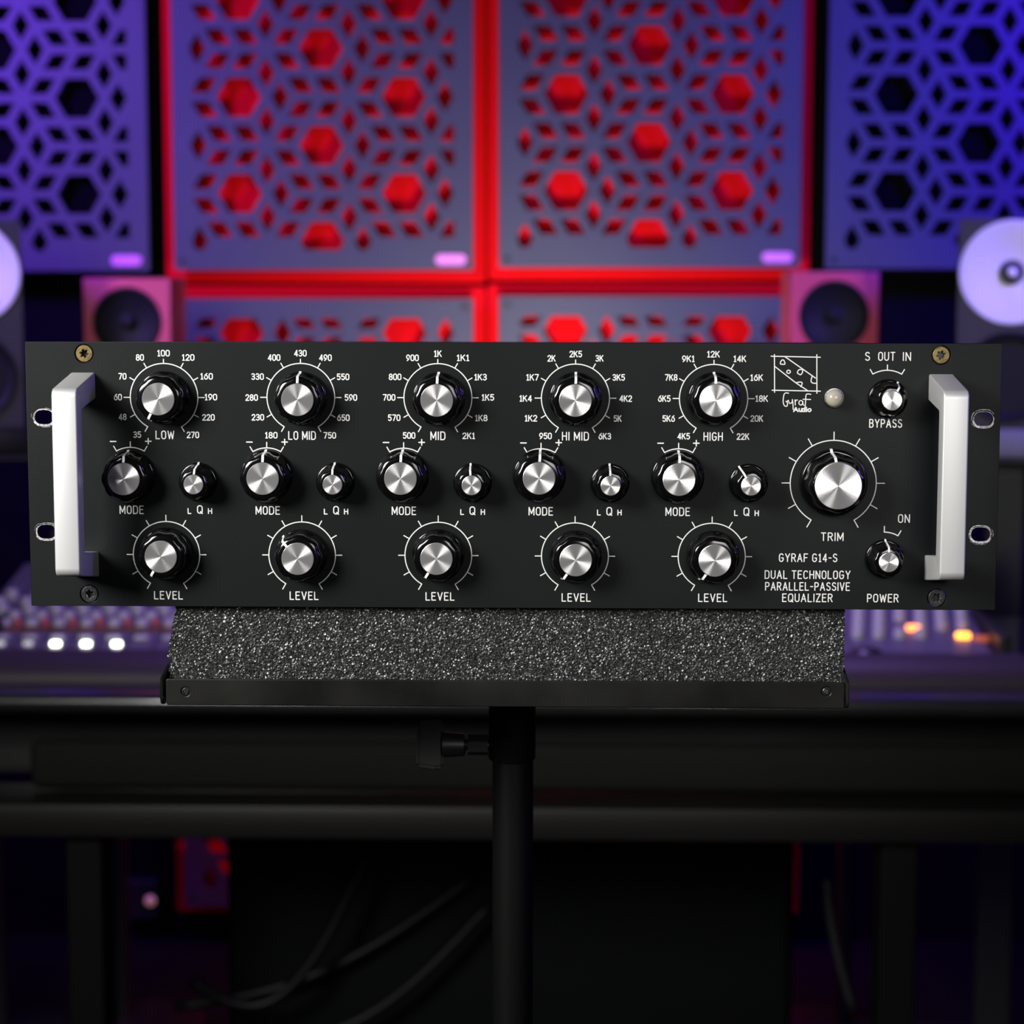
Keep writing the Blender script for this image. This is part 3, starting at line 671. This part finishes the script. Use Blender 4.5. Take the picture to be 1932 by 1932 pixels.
for s_, a, b, hh_, ww in (('S', 1636.8, 672.3, 16.8, 9.5), ('OUT', 1672.9, 672.3, 16.8, 32), ('IN', 1711.1, 672.6, 16.8, 15.5), ('BYPASS', 1671, 798.8, 16.6, 62), ('TRIM', 1570.1, 1012.7, 16.6, 43),
     ('ON', 1705.5, 978.3, 16.6, 22.5), ('GYRAF G14-S', 1524.6, 1052.3, 16.6, 110.8), ('DUAL TECHNOLOGY', 1523.5, 1084.3, 16.6, 162.5), ('PARALLEL-PASSIVE', 1523.5, 1106.4, 16.6, 160.8),
     ('EQUALIZER', 1523.3, 1127.9, 16.6, 95.8), ('POWER', 1665.6, 1128.5, 16.6, 59.8)):
    k = Ink(); k.text(s_, a, b, hh_, ww); k.done('lettering', 'printed model name line' if 'GYRAF' in s_ else f'printed {s_}')
tx, tz = L2(1572, 911.5); scale(tx, tz, 81*K, allT, 15.5*K, 'large white arc with eleven ticks around the TRIM knob', -150, 150)
bx, bz = L2(1673, 752.9); scale(bx, bz, 54*K, (-30, 0, 30), 10*K, 'short white arc above the BYPASS knob', -30, 30)
qx, qz = L2(1667.3, 1055); scale(qx, qz, 51.7*K, (0, 30), 11*K, 'short white arc above the POWER knob', 0, 30)
worn_edges()
# hand-drawn emblem, traced in the 6.44x crop whose corner is (1430, 650)
def e(p): return L2(1430+p[0]/6.44, 650+p[1]/6.44)
def sm(pts, n=4):                            # smooth a stroke (Catmull-Rom)
    out = []
    for i in range(len(pts)-1):
        p0, p1, p2, p3 = pts[max(i-1, 0)], pts[i], pts[i+1], pts[min(i+2, len(pts)-1)]
        for k in range(n):
            t_ = k/n; out.append(tuple(.5*((2*p1[c])+(-p0[c]+p2[c])*t_+(2*p0[c]-5*p1[c]+4*p2[c]-p3[c])*t_*t_+(-p0[c]+3*p1[c]-3*p2[c]+p3[c])*t_**3) for c in (0, 1)))
    return out+[pts[-1]]
k = Ink()
for l in ([(160, 142), (758, 155)], [(200, 122), (202, 580)], [(715, 124), (716, 592)], [(172, 555), (758, 567)],
          [(330, 150), (375, 180), (700, 408)], [(203, 265), (460, 465), (606, 562)]): k.line([e(p) for p in l], .00052)
for l in ([(300, 186), (285, 195), (273, 222), (276, 237), (300, 240), (327, 238), (324, 212), (312, 190), (300, 186)],
          [(371, 310), (353, 322), (353, 343), (371, 350), (390, 342), (392, 322), (371, 310)],
          [(543, 305), (510, 303), (488, 318), (480, 345), (500, 360), (520, 366), (540, 340), (543, 305)],
          [(660, 385), (648, 420), (648, 455), (675, 470), (708, 470)], [(462, 465), (490, 458), (530, 458), (536, 480), (520, 512)]):
    k.line([e(p) for p in sm(l)], .00052)
k.done('emblem', 'hand-drawn white emblem: a box crossed by a diagonal band with little holes')
k = Ink()
for l in ([(372, 592), (340, 588), (318, 605), (308, 660), (308, 710), (325, 745), (348, 750), (358, 735), (357, 705), (340, 690)],
          [(357, 690), (368, 678), (376, 700), (388, 715), (410, 708), (418, 680)], [(418, 668), (425, 720), (428, 790)],
          [(450, 672), (452, 705), (454, 735)], [(452, 700), (462, 678), (480, 674)],
          [(540, 690), (520, 680), (500, 695), (500, 720), (520, 735), (540, 722), (545, 690), (548, 728), (560, 738)],
          [(642, 605), (605, 600), (585, 612), (580, 660), (572, 810)], [(548, 665), (640, 668)]):
    k.line([e(p) for p in sm(l)], .00048)
for l in ([(434, 815), (460, 765), (486, 815)], [(443, 797), (477, 797)], [(500, 778), (500, 802), (512, 815), (528, 808), (532, 778)], [(532, 778), (532, 815)],
          sm([(568, 790), (555, 778), (542, 785), (540, 803), (552, 814), (568, 805)]), [(571, 762), (571, 815)], [(590, 780), (590, 815)], [(590, 764), (590, 766)],
          sm([(625, 779), (610, 787), (608, 803), (625, 815), (643, 803), (641, 786), (625, 779)])):
    k.line([e(p) for p in l], .00062)
k.done('lettering', 'printed handwritten maker name')

# knobs ------------------------------------------------------------
def knob_set(Rs, hs, Rb, Rt_, Ht, Rc, lobes=8, dip=.045, pw=.0012):
    """fluted skirt knob, axis +Z, pointer towards +Y; returns body, cap and pointer meshes"""
    pr = [(Rs*.985, 0), (Rs, .0004), (Rs, hs*.55), (Rs*.985, hs*.85), (Rs*.955, hs)]
    fl_ = [0]*5
    b0 = Rb
    body = [(b0*1.01, hs+.0001, .6), (b0, hs+.0010, 1), (b0*.99, Ht*.35, 1), ((b0+Rt_)/2, Ht*.62, 1), (Rt_*1.012, Ht-.0030, 1), (Rt_*.995, Ht-.0017, 1), (Rt_*.96, Ht-.0009, 1), (Rt_*.90, Ht-.0005, .6), (max(Rt_*.81, Rc*1.06), Ht-.0002, 0), (Rc*1.045, Ht-.0001, 0), (Rc*1.03, Ht-.0010, 0), (Rc*.5, Ht-.0010, 0)]
    pf = pr+[(r, z) for r, z, _ in body]; wt = fl_+[q for _, _, q in body]
    def fn(a, i):
        ph = (a-pi/2)*lobes; d = (.5-.5*cos(ph)); return 1-dip*wt[i]*(d**1.6)
    me = autosmooth(bm2me(lathe(pf, 128, fn)), 50)
    cap = autosmooth(bm2me(lathe([(Rc, Ht-.0008), (Rc, Ht+.00055), (Rc-.00025, Ht+.0007), (Rc*.6, Ht+.00071), (.0002, Ht+.00072)], 64, cap0=False)), 30)
    # pointer strip following the profile at the lobe
    seq = [(Rc*1.02, Ht)]+[(r, z) for r, z, _ in body[:9]][::-1]+[(r, z) for r, z in pr[::-1][:4]]
    bm = bmesh.new(); rows = []
    for i_, (r, z) in enumerate(seq):
        a = seq[max(i_-1, 0)]; b = seq[min(i_+1, len(seq)-1)]; d = Vector((b[0]-a[0], b[1]-a[1])).normalized(); nrm = Vector((-d.y, d.x))
        if nrm.y < -.1 or (abs(nrm.y) <= .1 and nrm.x < 0): nrm = -nrm
        r2, z2 = r+nrm.x*.00012, z+nrm.y*.00012; jit = .00004*((i_*7) % 3-1)
        rows.append([bm.verts.new((-pw/2+jit, r2, z2)), bm.verts.new((pw/2+jit, r2, z2))])
    for a, b in zip(rows, rows[1:]): bm.faces.new((a[0], a[1], b[1], b[0]))
    return me, cap, bm2me(bm)
big = knob_set(.0132, .0028, .0124, .0115, .0143, .0080)
sml = knob_set(.0097, .0024, .0088, .0075, .0143, .00485, 8, .06, .00095)
trm = knob_set(.0167, .0036, .0151, .0136, .0185, .0114, 8, .05, .0013)
def knob(kind, cap_px, ang, label=None):
    ms_ = {'b': big, 's': sml, 't': trm}[kind]; Ht = {'b': .015, 's': .015, 't': .0192}[kind]
    x, z = L2(cap_px[0], cap_px[1], -Ht)
    objs = []
    for nme, me, mt in (('knob', ms_[0], 'bake'), ('knob_cap', ms_[1], 'spun'), ('pointer', ms_[2], 'pointer')):
        if not me.materials: me.materials.append(M[mt]); me.name = nme
        o = bpy.data.objects.new(nme, me); C.objects.link(o); objs.append(o)
    objs[0].parent = U; objs[0].location = (x, -.0001, FZ+z)
    objs[0].rotation_euler = Matrix.Rotation(pi/2, 3, 'X').to_euler()
    objs[0].rotation_mode = 'QUATERNION'
    objs[0].rotation_quaternion = (Matrix.Rotation(pi/2, 3, 'X') @ Matrix.Rotation(-radians(ang), 3, 'Z')).to_quaternion()
    objs[1].parent = objs[0]; objs[2].parent = objs[0]
    if label: objs[0]['label'] = label
caps = [
 ('b', (298.3, 753), 208.4, 'LOW frequency knob'), ('b', (560.9, 754.3), 0, 'LO MID frequency knob'), ('b', (824.1, 755.6), 1, 'MID frequency knob'), ('b', (1085.7, 755.7), 1, 'HI MID frequency knob'), ('b', (1350.9, 755.7), -1, 'HIGH frequency knob'),
 ('b', (232.9, 904), 0, 'LOW mode knob'), ('b', (495.4, 903.2), 0, 'LO MID mode knob'), ('b', (755.5, 903.2), 1, 'MID mode knob'), ('b', (1017.1, 902.7), 2, 'HI MID mode knob'), ('b', (1281.4, 905.1), 1, 'HIGH mode knob'),
 ('s', (364.8, 914.2), 3, 'small LOW Q knob'), ('s', (627.2, 914.6), -1, 'small LO MID Q knob'), ('s', (889.6, 915.9), -6, 'small MID Q knob'), ('s', (1152.2, 916.7), -2, 'small HI MID Q knob'), ('s', (1417.2, 916.7), -31, 'small HIGH Q knob turned left'),
 ('b', (303.1, 1050.6), 208, 'LOW level knob'), ('b', (561.4, 1054.5), -42, 'LO MID level knob turned up-left'), ('b', (823.3, 1054.5), 210, 'MID level knob'), ('b', (1086.3, 1057.2), 212, 'HI MID level knob'), ('b', (1349, 1057.8), 212, 'HIGH level knob'),
 ('t', (1581.9, 917.2), -6, 'largest knob, TRIM'), ('s', (1683.4, 755.7), 29, 'small BYPASS knob'), ('s', (1677.2, 1061.2), 0, 'small POWER knob')]
for c_ in caps: knob(*c_)
# indicator lamp
lx, lz = L2(1576.5, 751.7, -.006)
o = link('indicator_lamp', autosmooth(bm2me(lathe([(.0045, .0015), (.0045, .0035), (.0043, .0046), (.0036, .0060), (.0024, .0069), (.0010, .0073), (.0001, .0074)], 40, cap0=False))), 'lens', U, (lx, 0, FZ+lz), (pi/2, 0, 0))
link('bezel', autosmooth(bm2me(lathe([(.0050, 0), (.0050, .0016), (.0047, .0020), (.0045, .0020), (.0045, .0010)], 40, cap0=False, cap1=False))), 'chrome', o)
# handles ---------------------------------------------------------
def handle(xc_, z0, z1, label):
    Hh = .0415; th = .0118; wd = .0121; sl_ = .0062
    def fil(a, b, c, r, n=6):              # fillet corner b
        a, b, c = Vector(a), Vector(b), Vector(c); d0 = (a-b).normalized(); d1 = (c-b).normalized()
        ang = d0.angle(d1); L_ = r/math.tan(ang/2); p0 = b+d0*L_; p1 = b+d1*L_
        cen = b+(d0+d1).normalized()*(r/sin(ang/2)); out = []
        a0 = math.atan2((p0-cen).y, (p0-cen).x); a1 = math.atan2((p1-cen).y, (p1-cen).x)
        da = (a1-a0+pi) % (2*pi)-pi
        return [(cen.x+r*cos(a0+da*k/n), cen.y+r*sin(a0+da*k/n)) for k in range(n+1)]
    P = [(0, z1), (-Hh, z1-sl_), (-Hh, z0+sl_), (0, z0), (0, z0+.0127), (-Hh+th, z0+.0127+sl_*.55), (-Hh+th, z1-.0130-sl_*.55), (0, z1-.0130)]
    loop = [P[0]]+fil(P[0], P[1], P[2], .0042)+fil(P[1], P[2], P[3], .0042)+[P[3], P[4]]+fil(P[4], P[5], P[6], .002)+fil(P[5], P[6], P[7], .002)+[P[7]]
    n = len(loop); ar = sum(loop[q][0]*loop[(q+1) % n][1]-loop[(q+1) % n][0]*loop[q][1] for q in range(n)); sg = 1 if ar > 0 else -1
    def inset(d):
        out = []
        for q in range(n):
            p0, p1, p2 = Vector(loop[q-1]), Vector(loop[q]), Vector(loop[(q+1) % n]); e0 = (p1-p0).normalized(); e1 = (p2-p1).normalized()
            n0 = Vector((-e0.y, e0.x))*sg; n1 = Vector((-e1.y, e1.x))*sg; mm = (n0+n1).normalized(); p = p1+mm*(d/max(.5, mm.dot(n0)))
            out.append((min(p.x, 0) if loop[q][0] < -1e-6 else 0, p.y))
        return out
    bm = bmesh.new(); b_ = .0009; rings = []
    for dx, d in ((0, b_), (.00012, b_*.5), (.0004, .00013), (b_, 0), (wd-b_, 0), (wd-.0004, .00013), (wd-.00012, b_*.5), (wd, b_)):
        rings.append([bm.verts.new((xc_-wd/2+dx, y, z)) for y, z in inset(d)])
    for a, b in zip(rings, rings[1:]):
        for i in range(n): bm.faces.new((a[i], a[(i+1) % n], b[(i+1) % n], b[i]))
    bm.faces.new(rings[0]); bm.faces.new(rings[-1][::-1])
    o = link('handle', autosmooth(bm2me(bm), 40), 'alu', U, (0, -.00005, FZ)); o['label'] = label
xl0 = L2(179.5, 703); xl1 = L2(189, 1088)
xr0 = L2(1753, 706); xr1 = L2(1746, 1095)
handle(xl0[0]-.0062, xl1[1], xl0[1], 'left silver handle')
handle(xr0[0]+.0060, xr1[1], xr0[1], 'right silver handle')
# chassis behind
link('chassis', bm2me(boxbm(-.205, .205, PT, .235, .0036, .12545, .001)), 'chassis', U)
